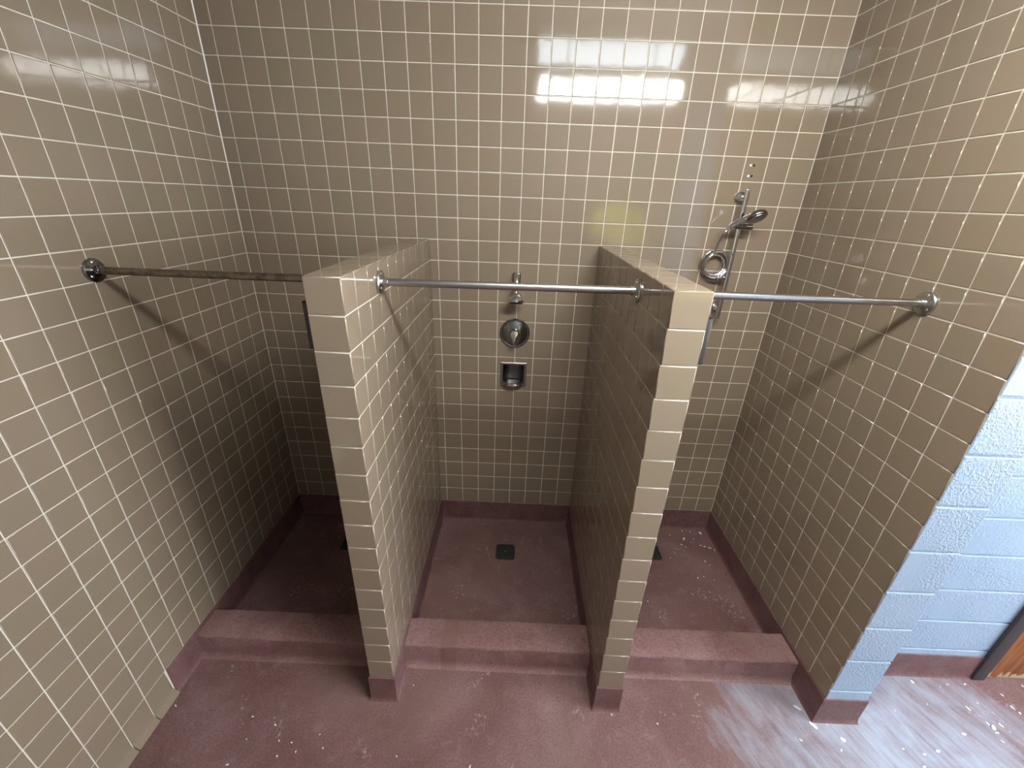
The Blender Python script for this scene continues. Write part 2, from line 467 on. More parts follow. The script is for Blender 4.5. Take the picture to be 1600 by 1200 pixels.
# cove base tiles down to the floor in front of the stalls
NEAR0 = -11.02
prof = [(0.0, Z(TBOT) - 0.0015), (0.0, 0.045), (0.003, 0.028), (0.009, 0.014), (0.017, 0.006), (0.019, 0.0), (-0.012, 0.0), (-0.012, Z(TBOT) - 0.0015)]
for k in range(8):
    ya, yb = Y(NEAR0 - k) - GAP / 2, Y(NEAR0 - k - 1) + GAP / 2
    m = MB(); n = len(prof); ring = []
    steps = [ya, ya - 0.004, yb + 0.001, yb] if k else [ya + 0.010, ya - 0.006, yb + 0.001, yb]
    for i, yy in enumerate(steps):
        for off, z in prof:
            back = 0.0012 if i in (0, 3) else 0.0
            zz = z
            y2 = yy
            if k == 0 and i == 0: y2 = yy - 0.035 * max(0.0, (z - 0.02)) / 0.14 - 0.006   # worn, curved end of the run
            ring.append((X(CL) + (off - back if off >= 0 else off), y2, zz))
    fs = []
    for i in range(3):
        for j in range(n):
            q = (j + 1) % n; fs.append((i * n + j, i * n + q, (i + 1) * n + q, (i + 1) * n + j))
    fs += [tuple(range(n)), tuple(range(3 * n, 4 * n))[::-1]]
    m.add(ring, fs).build('cove_tile', TILE, wall_left, angle=35)
# bright bead of caulk in the upper corner
MB().tube([W(CL, 0, -8.0) + Vector((0.0012, -0.0012, 0)), W(CL, 0, 5.0) + Vector((0.0012, -0.0012, 0))], 0.0034, 8).build('caulk_bead', CAULK, wall_left, True)

# ------------------------------------------------------------------ right wall with white block end
o = MB().box((X(CR) + g, Y(RW_END) + 0.012, 0), (X(RW_OUT) - 0.004, 0.15, Z(CEILZ))).build('wall_right', GROUT); tag(o, kind='structure'); wall_right = o
ru = [0.0] + [-(0.924 + k) for k in range(0, 10)] + [RW_END]
lay_tiles(wall_right, [(Vector((X(CR) + g, Y(u), Z(v))), -EY, EZ, -EX, w * P, h * P) for u, v, w, h in cells(ru, vs)])
joints = [FLOOR, -23.45] + [-23.45 + 1.85 * k for k in range(1, 16)]
MB().box((X(CR) + 0.004, Y(RW_END) + 0.006, 0), (X(RW_OUT) - 0.005, Y(RW_END) + 0.014, Z(CEILZ))).build('mortar', BLOCK, wall_right)
for a, b in zip(joints[:-1], joints[1:]):
    MB().rbox((X(CR) + 0.0045, Y(RW_END), Z(a) + 0.004), (X(RW_OUT), Y(REC) + 0.10, min(Z(b) - 0.004, Z(CEILZ))), 0.004, 2).build('block', BLOCK, wall_right)

# ------------------------------------------------------------------ recessed block wall, door
DX0, DX1, DH = 34.5, 43.3, 2.10
wr = MB()
wr.box((X(RW_OUT) - 0.02, Y(REC) + 0.008, 0), (X(DX0) + 0.03, Y(REC) + 0.2, Z(CEILZ)))
wr.box((X(DX1) - 0.03, Y(REC) + 0.008, 0), (X(ROOM_X), Y(REC) + 0.2, Z(CEILZ)))
wr.box((X(DX0) + 0.03, Y(REC) + 0.008, DH), (X(DX1) - 0.03, Y(REC) + 0.2, Z(CEILZ)))
wall_recess = wr.build('wall_recess', BLOCK); tag(wall_recess, kind='structure')
rj = [FLOOR, -23.64, -21.82, -19.99, -18.09, -16.24] + [-16.24 + 1.85 * k for k in range(1, 12)]
for i, (a, b) in enumerate(zip(rj[:-1], rj[1:])):
    MB().rbox((X(RW_OUT), Y(REC), Z(a) + 0.004), (X(DX0) + 0.01, Y(REC) + 0.05, min(Z(b) - 0.004, Z(CEILZ))), 0.004, 2).build('block', BLOCK, wall_recess)
d = thing('door_1', None, None, W((DX0 + DX1) / 2, REC, FLOOR)); tag(d, kind='structure')
fw = 0.062
fr = MB()
fr.rbox((X(DX0), Y(REC) - 0.016, 0.0), (X(DX0) + fw, Y(REC) + 0.12, DH + fw), 0.003)
fr.rbox((X(DX1) - fw, Y(REC) - 0.016, 0.0), (X(DX1), Y(REC) + 0.12, DH + fw), 0.003)
fr.rbox((X(DX0), Y(REC) - 0.016, DH), (X(DX1), Y(REC) + 0.12, DH + fw), 0.003)
fr.build('door_frame', FRAME, d, angle=40)
MB().rbox((X(DX0) + fw + 0.002, Y(REC) + 0.0, 0.006), (X(DX1) - fw - 0.002, Y(REC) + 0.042, DH - 0.003), 0.002).build('door_leaf', WOOD, d, angle=40)
hn = MB(); hx = X(DX1) - fw - 0.07
hn.lathe([(0.026, 0), (0.026, 0.006), (0.011, 0.01), (0.011, 0.035), (0.026, 0.045), (0.028, 0.06), (0.02, 0.068)], (hx, Y(REC), 0.98), (0, -1, 0)); hn.build('door_knob', CHROME, d, angle=50)

# ------------------------------------------------------------------ the rest of the room, behind the camera
o = MB().box((X(CL) - 0.15, Y(ROOM_Y) - 0.12, 0), (X(30.3), Y(ROOM_Y), Z(CEILZ))).build('wall_front', PAINT); tag(o, kind='structure')
o = MB().box((X(30.3) - 0.12, Y(BACK_Y) - 0.1, 0), (X(ROOM_X) + 0.1, Y(BACK_Y), Z(CEILZ))).build('wall_corridor', BLOCK); tag(o, kind='structure')
o = MB().box((X(30.3) - 0.12, Y(BACK_Y), 0), (X(30.3), Y(ROOM_Y) - 0.12, Z(CEILZ))).build('wall_return', BLOCK); tag(o, kind='structure')
WY0, WY1, WZ0, WZ1 = Y(-30.0), Y(-12.0), 0.85, 2.75
ww = MB(); xa, xb = X(ROOM_X), X(ROOM_X) + 0.15
ww.box((xa, Y(BACK_Y), 0), (xb, Y(REC) + 0.2, WZ0)); ww.box((xa, Y(BACK_Y), WZ1), (xb, Y(REC) + 0.2, Z(CEILZ)))
ww.box((xa, Y(BACK_Y), WZ0), (xb, WY0, WZ1)); ww.box((xa, WY1, WZ0), (xb, Y(REC) + 0.2, WZ1))
o = ww.build('wall_window', BLOCK); tag(o, kind='structure')
win = thing('window_1', None, None, Vector((xa, (WY0 + WY1) / 2, WZ0))); tag(win, kind='structure')
wf = MB(); t = 0.045
wf.box((xa + 0.04, WY0, WZ0), (xa + 0.09, WY1, WZ0 + t)); wf.box((xa + 0.04, WY0, WZ1 - t), (xa + 0.09, WY1, WZ1))
npan = 4; pw = (WY1 - WY0) / npan
for k in range(npan + 1):
    yc = WY0 + pw * k; wf.box((xa + 0.04, max(WY0, yc - t / 2), WZ0 + t), (xa + 0.09, min(WY1, yc + t / 2), WZ1 - t))
wf.build('window_frame', HOUSING, win)
for k in range(npan):
    MB().box((xa + 0.06, WY0 + pw * k + t / 2, WZ0 + t), (xa + 0.068, WY0 + pw * (k + 1) - t / 2, WZ1 - t)).build('pane', PANE, win)

# ------------------------------------------------------------------ partitions
BASE_H = Z(TBOT)
def base_prof(h): return [(-0.004, h), (0.0025, h), (0.0045, h - 0.003), (0.005, 0.030), (0.007, 0.012), (0.010, 0.004), (0.013, 0.0), (-0.004, 0.0)]
def partition(c0, c1, label):
    o = thing('shower_partition', label, 'partition', W((c0 + c1) / 2, PF / 2, FLOOR))
    MB().box((X(c0) + g, Y(PF) + g, 0), (X(c1) - g, 0.0015, Z(PTOP) - g)).build('core', GROUT, o)
    ys = [0.0] + [-float(k) for k in range(1, 11)] + [PF]; zs = list(range(-24, -7))
    sp = []
    for u, v, w, h in cells(ys, zs):
        sp.append((Vector((X(c1) - g, Y(u), Z(v))), EY, EZ, EX, w * P, h * P))
        sp.append((Vector((X(c0) + g, Y(u), Z(v))), -EY, EZ, -EX, w * P, h * P))
    for u, v, w, h in cells([c0, c1], zs): sp.append((Vector((X(u), Y(PF) + g, Z(v))), EX, EZ, -EY, w * P, h * P))
    for u, v, w, h in cells([c0, c1], ys): sp.append((Vector((X(u), Y(v), Z(PTOP) - g)), EX, EY, EZ, w * P, h * P))
    lay_tiles(o, sp)
    pth = [(X(c0), -0.001), (X(c0), Y(PF)), (X(c1), Y(PF)), (X(c1), -0.001)]
    MB().sweep(pth[::-1], base_prof(BASE_H)).build('base', BASE_M, o, angle=30)
    return o
partition(*LP, 'beige tiled low partition between the dark stall and the middle stall')
partition(*RP, 'beige tiled low partition between the middle stall and the hand shower stall')

# ------------------------------------------------------------------ painted cove bases
m = MB()
for a, b in ((CL, LP[0]), (LP[1], RP[0]), (RP[1], CR)): m.sweep([(X(b), 0.0), (X(a), 0.0)], [(p, z) for p, z in base_prof(BASE_H)])
o = m.build('baseboard_back', BASE_M, angle=30); tag(o, kind='structure')
o = MB().sweep([(X(CL), 0.0), (X(CL), Y(NEAR0) + 0.004)], base_prof(BASE_H)).build('baseboard_left', BASE_M, angle=30); tag(o, kind='structure')
pth = [(X(CR), 0.0), (X(CR), Y(RW_END)), (X(RW_OUT), Y(RW_END)), (X(RW_OUT), Y(REC)), (X(DX0), Y(REC))]
o = MB().sweep(pth[::-1], base_prof(BASE_H)).build('baseboard_right', BASE_M, angle=30); tag(o, kind='structure')

# ------------------------------------------------------------------ curbs
def curb(c0, c1, label, mat):
    yf, yb, h = Y(-9.43), Y(-8.06), 1.25 * P
    prof = [(yb - 0.0, 0.0), (yb, h - 0.008), (yb - 0.003, h - 0.002), (yb - 0.009, h), ((yf + yb) / 2, h + 0.001), (yf + 0.012, h - 0.001), (yf + 0.005, h - 0.003), (yf + 0.001, h - 0.010), (yf, 0.035), (yf - 0.004, 0.016), (yf - 0.012, 0.005), (yf - 0.022, 0.0)]
    n = 40; vs = []; fs = []; k = len(prof); rnd = random.Random(int(c0 * 10))
    xs = [X(c0) + 0.0045 + (X(c1) - X(c0) - 0.009) * i / n for i in range(n + 1)]
    for i, x in enumerate(xs):
        for j, (y, z) in enumerate(prof):
            jit = 0.0013 if 0 < j < k - 1 else 0.0
            vs.append((x, y + rnd.uniform(-jit, jit), z + (rnd.uniform(-jit, jit) if z > 0.03 else 0)))
    for i in range(n):
        for j in range(k - 1): fs.append((i * k + j, i * k + j + 1, (i + 1) * k + j + 1, (i + 1) * k + j))
        fs.append((i * k + k - 1, i * k, (i + 1) * k, (i + 1) * k + k - 1))
    fs += [tuple(range(k))[::-1], tuple(range(n * k, (n + 1) * k))]
    o = MB().add(vs, fs).build('shower_curb', mat, None, angle=28, origin=Vector((X((c0 + c1) / 2), (yf + yb) / 2, 0)))
    return tag(o, label, 'curb', 'red painted curbs across the stalls')
CURB_A = mat_floor('red_curb_paint', False, None, 1.28)
CURB_B = mat_floor('red_curb_paint_patched', False, (X(10.25), X(10.95), (0.150, 0.076, 0.066)), 1.28)
curb(CL, LP[0], 'red painted curb across the dark leftmost stall', CURB_A)
curb(LP[1], RP[0], 'red painted curb across the middle stall with a darker patch', CURB_B)
curb(RP[1], CR, 'red painted curb across the right stall below the hand shower', CURB_A)

# ------------------------------------------------------------------ floor drains
def drain(c, y, label):
    o = thing('floor_drain', label, 'drain', W(c, y, FLOOR) + Vector((0, 0, 0.0005)), 'square black floor drains in the stalls')
    s = 0.062; ch = 0.012
    oc = [(-s + ch, -s), (s - ch, -s), (s, -s + ch), (s, s - ch), (s - ch, s), (-s + ch, s), (-s, s - ch), (-s, -s + ch)]
    q = [(a * 0.84, b * 0.84) for a, b in oc]
    cx, cy = X(c), Y(y); vs = []; fs = []
    for ring, z in ((oc, 0.0005), (oc, 0.004), (q, 0.005), (q, 0.001)):
        for a, b in ring: vs.append((cx + a, cy + b, z))
    for k in range(3):
        for i in range(8): j = (i + 1) % 8; fs.append((k * 8 + i, k * 8 + j, (k + 1) * 8 + j, (k + 1) * 8 + i))
    fs.append(tuple(range(24, 32)))
    MB().add(vs, fs).build('frame', IRON, o)
    gr = MB()
    for i in range(-3, 4):
        gr.box((cx + i * 0.0135 - 0.0035, cy - s * 0.83, 0.0008), (cx + i * 0.0135 + 0.0035, cy + s * 0.83, 0.0042))
        gr.box((cx - s * 0.83, cy + i * 0.0135 - 0.0035, 0.0008), (cx + s * 0.83, cy + i * 0.0135 + 0.0035, 0.0038))
    gr.build('grate', IRON, o)
    MB().lathe([(0.0, 0.004), (0.006, 0.0045), (0.0055, 0.006), (0.003, 0.0066)], (cx, cy, 0), (0, 0, 1), 12).build('screw', SCREW, o, angle=40)
drain(12.90, -2.72, 'square black floor drain in the middle stall')
drain(21.75, -2.25, 'square black floor drain half hidden behind the right partition')
drain(3.60, -2.55, 'square black floor drain in the dark left stall')

# ------------------------------------------------------------------ curtain rods
def rod(c0, c1, y0, y1, z, mat, label):
    pa, pb = W(c0, y0, z), W(c1, y1, z); d = (pb - pa).normalized()
    o = thing('curtain_rod', label, 'curtain rod', (pa + pb) / 2, 'steel curtain rods across the stalls')
    MB().tube([pa + d * 0.008, pb - d * 0.008], 0.0134, 24).build('tube', mat, o, angle=40)
    for p, s in ((pa, 1), (pb, -1)):
        ax = d * s; R = 0.041
        f = MB().lathe([(R, 0.0004), (R, 0.006), (R - 0.003, 0.0095), (0.026, 0.0125), (0.0165, 0.0145), (0.0155, 0.030), (0.0138, 0.031)], p, ax, 36).build('flange', STEEL if mat is not STEEL_SHADED else CHROME_D, o, angle=32)
        for k in range(3):
            a = math.radians(100 + 120 * k); q = p + EY * math.cos(a) * 0.029 + EZ * math.sin(a) * 0.029
            MB().lathe([(0.0052, 0.010), (0.0052, 0.0132), (0.0030, 0.0148)], q, ax, 12).build('screw', SCREW, f, angle=40)
rod(CL, LP[0], -7.94, -7.90, -8.64, STEEL_SHADED, 'brown stained steel curtain rod, coloured darker for dark reflections, across the dark left stall')
rod(LP[1], RP[0], -8.00, -7.78, -8.64, STEEL, 'brushed steel curtain rod across the middle stall')
rod(RP[1], CR, -7.90, -7.89, -8.66, STEEL, 'brushed steel curtain rod ending on the right tile wall')

# ------------------------------------------------------------------ middle stall fittings
o = thing('wall_shower', 'small chrome fixed shower head behind the middle curtain rod', 'shower head', W(12.94, 0, -10.0))
a = W(12.94, 0, -9.68)
MB().rbox((a.x - 0.021, -0.022, a.z - 0.030), (a.x + 0.021, -0.0002, a.z + 0.026), 0.005, 3).build('wall_bracket', CHROME_D, o, angle=40)
pts = [a + Vector((0, -0.012, 0.012)), a + Vector((0, -0.030, 0.010)), a + Vector((0, -0.048, -0.006)), a + Vector((0, -0.060, -0.036)), a + Vector((0, -0.066, -0.066))]
MB().tube(pts, [0.016, 0.0165, 0.0155, 0.013, 0.011], 18).build('arm', CHROME, o, angle=50)
hd = Vector((0, -0.30, -0.954)).normalized(); hp = a + Vector((0, -0.066, -0.060))
h = MB().lathe([(0.009, 0.0), (0.013, 0.006), (0.015, 0.014), (0.013, 0.020), (0.025, 0.029), (0.037, 0.043), (0.040, 0.052)], hp, hd, 32).build('head', CHROME, o, angle=50)
MB().lathe([(0.0405, 0.051), (0.0445, 0.054), (0.0445, 0.066), (0.040, 0.069)], hp, hd, 32).build('collar', CHROME, h, angle=40)
MB().lathe([(0.039, 0.062), (0.038, 0.070), (0.016, 0.0725), (0.004, 0.073)], hp, hd, 32).build('spray_face', BLACK, h, angle=50)
for k in range(6):
    an = k * math.pi / 3; q = hd.orthogonal().normalized(); r2 = hd.cross(q)
    cpos = hp + (q * math.cos(an) + r2 * math.sin(an)) * 0.044
    MB().lathe([(0.0035, 0.054), (0.0035, 0.0635), (0.002, 0.064)], cpos, hd, 8).build('grip', CHROME, h, angle=40)

o = thing('shower_valve', 'round dark chrome shower valve with teardrop lever above the soap dish', 'shower valve', W(12.945, 0, -12.6))
vc = W(12.945, 0, -12.6)
MB().lathe([(0.0865, 0.0003), (0.0865, 0.007), (0.082, 0.011), (0.076, 0.0105), (0.073, 0.0085), (0.060, 0.013), (0.042, 0.018), (0.030, 0.0205), (0.024, 0.021)], vc, (0, -1, 0), 56).build('escutcheon', CHROME_D, o, angle=40)
MB().lathe([(0.024, 0.019), (0.024, 0.036), (0.021, 0.041), (0.012, 0.044)], vc, (0, -1, 0), 32).build('hub', CHROME_D, o, angle=40)
tear = [(0, 0.034), (0.012, 0.030), (0.020, 0.018), (0.022, 0.004), (0.017, -0.014), (0.010, -0.034), (0.006, -0.056), (0.0, -0.066), (-0.006, -0.056), (-0.010, -0.034), (-0.017, -0.014), (-0.022, 0.004), (-0.020, 0.018), (-0.012, 0.030)]
vs = []; fs = []; n = len(tear)
for sc, dy in ((0.94, -0.040), (1.0, -0.045), (0.86, -0.054), (0.45, -0.058)):
    for tx, tz in tear: vs.append((vc.x + tx * sc * 1.35, dy - max(0.0, -tz) * 0.22, vc.z - 0.004 + tz * sc))
for k in range(3):
    for i in range(n): j = (i + 1) % n; fs.append((k * n + i, k * n + j, (k + 1) * n + j, (k + 1) * n + i))
fs += [tuple(range(n))[::-1], tuple(range(3 * n, 4 * n))]
MB().add(vs, fs).build('lever_handle', CHROME, o, angle=45)

o = thing('soap_dish', 'square recessed stainless soap dish under the valve', 'soap dish', W(SD[0], 0, SD[1]))
sx, sz = X(SD[0]), Z(SD[1]); F = 0.71 * P; I = SD[2] * P - 0.003
fr = MB()
def fring(pts): return [(sx + a, y, sz + b) for a, b, y in pts]
def sq(r, y): return [(-r, -r, y), (r, -r, y), (r, r, y), (-r, r, y)]
vs = []; fs = []
for r, y in ((F, 0.0), (F, -0.0035), (F - 0.003, -0.0055), (I + 0.002, -0.0055), (I, -0.0035), (I, 0.010)): vs += fring(sq(r, y))
for k in range(5):
    for i in range(4): j = (i + 1) % 4; fs.append((k * 4 + i, k * 4 + j, (k + 1) * 4 + j, (k + 1) * 4 + i))
MB().add(vs, fs).build('frame', DULL, o, angle=30)
cav = MB(); nn = 14; vs = []; fs = []
for i in range(nn + 1):            # back of the recess, bowed about a vertical axis
    u = -1 + 2 * i / nn; yy = 0.006 + 0.046 * max(0.0, 1 - abs(u) ** 3) ** 0.5
    vs += [(sx + u * I, yy, sz + I), (sx + u * I, yy, sz - I)]
for i in range(nn): fs.append((2 * i, 2 * i + 1, 2 * i + 3, 2 * i + 2))
cav.add(vs, fs)
for s in (-1, 1):
    cav.add([(sx - I, -0.001, sz + s * I), (sx + I, -0.001, sz + s * I), (sx + I, 0.052, sz + s * I), (sx - I, 0.052, sz + s * I)], [(0, 1, 2, 3)])
cav.build('recess', RECESS, o, angle=40)
tr = MB(); nn = 16; vs = []; fs = []
for i in range(nn + 1):            # bowed soap tray, lip forward of the frame
    u = -1 + 2 * i / nn; x = sx + u * (I - 0.001); yl = -0.012 - 0.034 * (1 - u * u) ** 0.5 if abs(u) < 1 else -0.010
    zb = sz - I + 0.004
    vs += [(x, 0.040, zb + 0.006), (x, yl + 0.006, zb + 0.002), (x, yl + 0.004, zb + 0.016), (x, yl, zb + 0.018), (x, yl - 0.001, zb - 0.004), (x, 0.0, zb - 0.012)]
for i in range(nn):
    for k in range(5): fs.append((i * 6 + k, i * 6 + k + 1, (i + 1) * 6 + k + 1, (i + 1) * 6 + k))
tr.add(vs, fs).build('tray', STEEL, o, angle=40)
MB().rbox((sx - 0.034, -0.0505, sz - I + 0.004), (sx + 0.034, -0.044, sz - I + 0.013), 0.002).build('grip_bar', CHROME, o, angle=40)

# ------------------------------------------------------------------ right stall: slide bar and hand shower
BX, BY = 23.13, -0.60
o = thing('slide_bar', 'tall chrome slide bar on the back wall of the right stall', 'slide bar', W(BX, 0, -8.3))
MB().rbox((X(BX) - 0.011, Y(BY) - 0.006, Z(-11.25)), (X(BX) + 0.011, Y(BY) + 0.006, Z(-5.30)), 0.0045, 3).build('bar', CHROME, o, angle=40)
for zz in (-5.68, -10.78):
    MB().lathe([(0.030, 0.0003), (0.030, 0.006), (0.026, 0.012), (0.016, 0.018), (0.013, 0.030), (0.013, 0.060)], W(BX, 0, zz), (0, -1, 0), 32).build('wall_mount', CHROME, o, angle=40)
zs = Z(-6.86)
sl = MB(); sl.rbox((X(BX) - 0.020, Y(BY) - 0.020, zs - 0.014), (X(BX) + 0.020, Y(BY) + 0.012, zs + 0.014), 0.005, 3)
sl.tube([(X(BX) - 0.034, Y(BY) - 0.022, zs), (X(BX) + 0.052, Y(BY) - 0.022, zs - 0.002)], [0.0135, 0.0145], 20)
sl.build('slider', CHROME_D, o, angle=40)

h = thing('hand_shower', 'chrome hand shower with its hose tied in a coil beside the slide bar', 'hand shower', W(BX, -1.0, -6.8))
h0 = Vector((X(22.52), Y(BY) - 0.035, Z(-6.93))); h1 = Vector((X(23.14), Y(BY) - 0.070, Z(-6.52)))
pts = [h0.lerp(h1, t) + Vector((0, 0, 0.006 * math.sin(t * math.pi))) for t in (0, .12, .3, .5, .7, .86, 1.0)]
MB().tube(pts, [0.0105, 0.0125, 0.0135, 0.0145, 0.016, 0.019, 0.023], 20).build('handle', CHROME, h, angle=50)
hc = Vector((X(23.40), Y(BY) - 0.085, Z(-6.42))); ha = Vector((0.22, -0.55, -0.80)).normalized()
hd_o = MB().lathe([(0.012, -0.022), (0.030, -0.019), (0.043, -0.010), (0.047, 0.002), (0.045, 0.010), (0.041, 0.012)], hc, ha, 36).build('spray_head', CHROME_D, h, angle=50)
MB().lathe([(0.040, 0.010), (0.039, 0.014), (0.012, 0.0155), (0.003, 0.016)], hc, ha, 36).build('spray_face', DULL, hd_o, angle=50)
pts = []
s0 = h0 + Vector((-0.004, 0, -0.002)); cc = Vector((X(22.55), Y(-0.36), Z(-8.66)))
pts += [s0, s0 + Vector((-0.012, 0.002, -0.030))]
R0 = 0.060; a0 = math.radians(118)
st = cc + Vector((R0 * math.cos(a0), -0.012, R0 * math.sin(a0)))
for t in (0.3, 0.6, 0.85): pts.append(s0.lerp(st, t) + Vector((-0.008 * math.sin(t * 3.14), 0, 0)))
turns = 3.35; ns = 96
for i in range(ns + 1):
    t = i / ns; an = a0 + 2 * math.pi * turns * t; rr = R0 + 0.013 * math.sin(t * 9.0) * (0.3 + t) - 0.004 * t
    pts.append(cc + Vector((rr * math.cos(an), -0.012 + 0.034 * t + 0.004 * math.sin(an * 2), rr * math.sin(an) * 1.04)))
MB().tube(pts, 0.0062, 10).build('hose', CHROME, h, True)
e = cc + Vector((0.030, -0.018, -0.062))
MB().tube([e + Vector((-0.014, 0, 0)), e + Vector((0.012, 0, 0)), e + Vector((0.013, 0, 0)), e + Vector((0.028, 0, 0.001))], [0.0075, 0.0075, 0.0095, 0.0095], 14).build('hose_end', CHROME, h, angle=40)
MB().tube([cc + Vector((0.012, -0.026, -0.046)), cc + Vector((0.016, -0.030, -0.058)), cc + Vector((0.018, -0.024, -0.074))], 0.0016, 6).build('cable_tie', TIE, h, True)

for k, (c, z) in enumerate(((23.27, -4.33), (23.42, -4.33), (23.27, -4.76), (23.42, -4.76))):
    q = W(c, 0, z)
    o = MB().lathe([(0.0052, 0.0), (0.0052, 0.0006), (0.0022, 0.001)], q + Vector((0, -0.0001, 0)), (0, -1, 0), 12).build('wall_plug', PLUG if k % 2 == 0 else BLACK, None, origin=q)
    if k % 2 == 0: tag(o, 'tiny white wall plug in a tile above the slide bar', 'wall plug', 'white plugs above the slide bar')
    else: tag(o, 'tiny dark screw hole in a tile above the slide bar', 'screw hole', 'dark screw holes above the slide bar')

# stainless holders on the outer faces of the partitions, seen edge-on
def holder(xf, s, label):
    x0 = X(xf); y0, y1 = Y(-10.52), Y(-9.3); z0, z1 = Z(-10.08), Z(-8.74); dpt = 0.032
    o = thing('steel_holder', label, 'holder', Vector((x0, (y0 + y1) / 2, (z0 + z1) / 2)), 'stainless holders on the outer partition faces')
    lo = (min(x0, x0 + s * dpt), y0, z0); hi = (max(x0, x0 + s * dpt), y1, z1)
    m = MB(); t = 0.006
    xa, xb = lo[0], hi[0]
    m.rbox((xa, y0, z0), (xb, y0 + t, z1), 0.002); m.rbox((xa, y1 - t, z0), (xb, y1, z1), 0.002)
    m.rbox((xa, y0, z0), (xb, y1, z0 + t), 0.002); m.rbox((xa, y0, z1 - t), (xb, y1, z1), 0.002)
    m.build('frame', HOLDER, o, angle=40)
    if s < 0: a, b = xb - 0.004, xb
    else: a, b = xa, xa + 0.004
    MB().box((a, y0 + t, z0 + t), (b, y1 - t, z1 - t)).build('back_plate', HOLDER, o)
    MB().rbox((xa, y0 + t, z0 + 0.02), (xb, y1 - t, z0 + 0.026), 0.002).build('shelf', HOLDER, o, angle=40)
holder(LP[0], -1, 'dark steel holder on the left face of the left partition, seen edge-on')
holder(RP[1], 1, 'dark steel holder on the right face of the right partition, seen edge-on')

# ------------------------------------------------------------------ lights
def lamp(c0, c1, y, z, wdt, hgt, lens, label, stems):
    a, b = W(c0, y, z), W(c1, y, z)
    o = thing('fluorescent_light', label, 'light', (a + b) / 2)
    m = MB().rbox((a.x, a.y - wdt * 0.5, a.z + hgt), (b.x, a.y + wdt * 0.5, a.z + hgt + 0.035), 0.006)
    m.build('housing', HOUSING, o, angle=40)
    n = 14; vs = []; fs = []
    for i, x in enumerate((a.x + 0.012, b.x - 0.012)):
        for k in range(n + 1):
            t = math.pi * k / n; vs.append((x, a.y + wdt * 0.47 * math.cos(t), a.z + hgt - hgt * math.sin(t) ** 0.7))
    for k in range(n): fs.append((k, k + 1, n + 2 + k, n + 1 + k))
    fs += [tuple(range(n + 1)), tuple(range(n + 1, 2 * n + 2))[::-1]]
    MB().add(vs, fs).build('lens', lens, o, angle=50)
    for x0 in ((a.x, a.x + 0.012), (b.x - 0.012, b.x)):
        MB().rbox((x0[0], a.y - wdt * 0.48, a.z + 0.004), (x0[1], a.y + wdt * 0.48, a.z + hgt), 0.003).build('end_cap', HOUSING, o, angle=40)
    if stems:
        for t in (0.2, 0.8):
            x = a.x + (b.x - a.x) * t; MB().tube([(x, a.y, a.z + hgt + 0.034), (x, a.y, Z(CEILZ))], 0.006, 10).build('stem', HOUSING, o, True)
lamp(13.9, 24.5, -16.4, 1.02, 0.22, 0.115, LENS, 'bright hanging four foot light mirrored in the upper back wall tiles', True)
lamp(13.8, 24.9, -18.6, 3.75, 0.34, 0.12, GLOW_LENS, 'added dim fixture standing in for the ceiling glow mirrored as the pale upper band in the tiles', False)  # added fixture, only there to mirror a ceiling glow in the tiles

# ------------------------------------------------------------------ added jacket behind the camera, standing in for a figure mirrored yellow
j = thing('standin_jacket', 'added pale yellow jacket standing in for the figure mirrored in the tiles above the right partition', 'jacket', W(24.0, ROOM_Y, -6.3))
jx, jz, jy = X(24.0), Z(-6.0), Y(ROOM_Y)
secs = [(0.00, 0.06, 0.05), (0.03, 0.12, 0.07), (0.07, 0.20, 0.10), (0.14, 0.27, 0.13), (0.28, 0.28, 0.14), (0.42, 0.27, 0.13), (0.56, 0.28, 0.12), (0.66, 0.27, 0.11)]
vs = []; fs = []; n = 20; rr = random.Random(3)
for dz, hw, dp in secs:
    for k in range(n):
        t = 2 * math.pi * k / n; fold = 1 + 0.10 * math.sin(5 * t + dz * 6)
        vs.append((jx + hw * math.cos(t) * fold, jy + 0.008 + dp * (0.5 + 0.5 * math.sin(t) * fold) * 0.9 + 0.004, jz - dz))
for i in range(len(secs) - 1):
    for k in range(n): q = (k + 1) % n; fs.append((i * n + k, i * n + q, (i + 1) * n + q, (i + 1) * n + k))
fs += [tuple(range(n)), tuple(range((len(secs) - 1) * n, len(secs) * n))[::-1]]
MB().add(vs, fs).build('body', YELLOW, j, angle=70)
for s in (-1, 1):
    MB().tube([(jx + s * 0.19, jy + 0.09, jz - 0.10), (jx + s * 0.27, jy + 0.10, jz - 0.22), (jx + s * 0.30, jy + 0.09, jz - 0.40), (jx + s * 0.31, jy + 0.08, jz - 0.56)], [0.06, 0.065, 0.058, 0.05], 14).build('sleeve', YELLOW, j, True)
MB().tube([(jx, jy + 0.0005, jz + 0.01), (jx, jy + 0.05, jz + 0.012), (jx, jy + 0.06, jz + 0.03)], 0.006, 10).build('hook', STEEL, j, True)

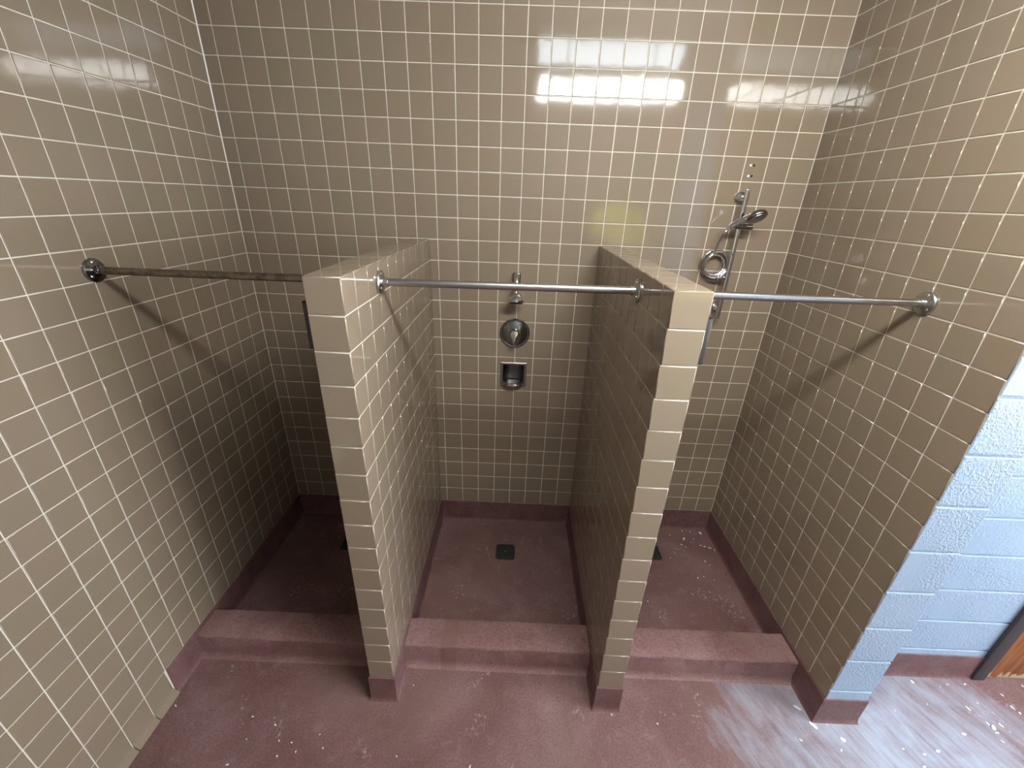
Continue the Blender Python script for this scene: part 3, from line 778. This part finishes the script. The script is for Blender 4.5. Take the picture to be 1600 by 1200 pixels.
# ------------------------------------------------------------------ flakes of paint lying about
stall = [(25.49, -0.45, 2.0), (24.23, -1.03, 1.7), (23.9, -1.52, 1.2), (25.1, -1.52, 1.0), (25.29, -1.61, 1.1), (25.59, -1.7, 1.4), (24.87, -2.77, 1.2), (25.02, -3.05, .7), (23.95, -4.01, .9), (24.33, -3.9, .9), (24.85, -4.11, .6), (23.41, -0.73, .9), (22.83, -2.64, .6), (20.63, -5.67, .8), (24.84, -0.36, .9), (24.35, -0.33, .8), (24.09, -1.7, .7), (24.59, -0.3, .6), (24.85, -0.98, .6), (25.8, -1.86, .7), (25.53, -4.54, .5)]
front = [(25.63, -10.53, 2.0), (25.9, -11.15, 2.6), (26.81, -11.65, 2.9), (26.51, -11.12, .8), (31.62, -9.25, 1.8), (34.0, -9.25, 1.1), (35.26, -9.65, 1.1), (35.17, -10.13, 1.4), (35.26, -10.36, 1.5), (33.41, -10.81, 1.5), (33.54, -10.95, 1.8), (33.91, -10.84, 1.5), (33.46, -11.14, 1.2), (32.02, -11.23, 1.8), (30.38, -11.87, 1.4), (29.73, -11.99, 1.4), (33.14, -10.26, 1.3), (31.47, -10.16, .8), (29.81, -10.48, .8), (26.48, -11.99, 1.1), (25.07, -11.71, .9), (33.78, -10.03, .9), (36.63, -9.2, .8), (33.37, -11.44, .9), (33.15, -9.3, .8), (32.73, -9.4, .8), (29.03, -11.85, .9), (29.36, -12.41, 1.2)]
left = [(-0.24, -11.51, .9), (3.07, -11.76, .8), (4.11, -12.01, .7), (4.54, -12.52, .7), (3.27, -12.51, .5), (6.0, -12.26, .6), (3.05, -13.31, .9), (9.2, -10.33, .7), (11.96, -13.04, .9), (9.17, -12.83, .7), (5.04, -12.55, .7), (5.34, -12.84, .6), (4.72, -13.0, .8), (6.31, -12.68, .6), (17.63, -11.12, .8), (19.44, -11.36, .7)]
rc = random.Random(11)
def flakes(lst, label, group, own={}):
    for idx, (c, y, s) in enumerate(lst):
        r = 0.0039 * s; n = rc.choice((5, 6, 7)); an0 = rc.uniform(0, 6.28); el = rc.uniform(1.2, 2.4); rot = rc.uniform(0, 6.28)
        top = []; bot = []
        for k in range(n):
            t = an0 + 2 * math.pi * k / n; q = r * rc.uniform(0.55, 1.25); u, v = q * el * math.cos(t), q * math.sin(t)
            xx, yy = u * math.cos(rot) - v * math.sin(rot), u * math.sin(rot) + v * math.cos(rot)
            lift = rc.uniform(0.0, 0.0015); top.append((X(c) + xx, Y(y) + yy, 0.0022 + lift)); bot.append((X(c) + xx, Y(y) + yy, 0.0004))
        fs = [tuple(range(n)), tuple(range(n, 2 * n))[::-1]] + [(i, (i + 1) % n, n + (i + 1) % n, n + i)[::-1] for i in range(n)]
        o = MB().add(top + bot, fs).build('paint_flake', CHIP, None, origin=Vector((X(c), Y(y), 0.0)))
        tag(o, own.get(idx, label), 'paint flake', group)
flakes(stall, 'small white paint flake scattered on the floor of the right stall', 'white flakes in the right stall',
       {0: 'largest white paint flake in the right stall, close to its back corner', 1: 'long white paint flake in the right stall toward its back wall', 13: 'lone white paint flake beside the right partition, near the right curb'})
flakes(front, 'small white paint flake on the dusty floor by the pale blue block wall', 'white flakes by the block wall',
       {0: 'white paint flake just inside the right wall end, in front of the right curb', 1: 'pale paint flake touching the foot of the right wall end', 2: 'largest pale paint flake, in front of the block wall end',
        4: 'white paint flake at the foot of the recessed block wall', 5: 'white paint flake beside the foot of the dark door frame', 13: 'long white paint flake on the swept dusty floor right of the block end'})
flakes(left, 'tiny white fleck on the red floor in front of the left and middle stalls', 'white flecks in front of the stalls',
       {0: 'tiny white fleck beside the end of the left cove base', 7: 'tiny white fleck in front of the middle curb by the left partition', 14: 'tiny white fleck in front of the right partition foot'})
bpy.context.view_layer.update()
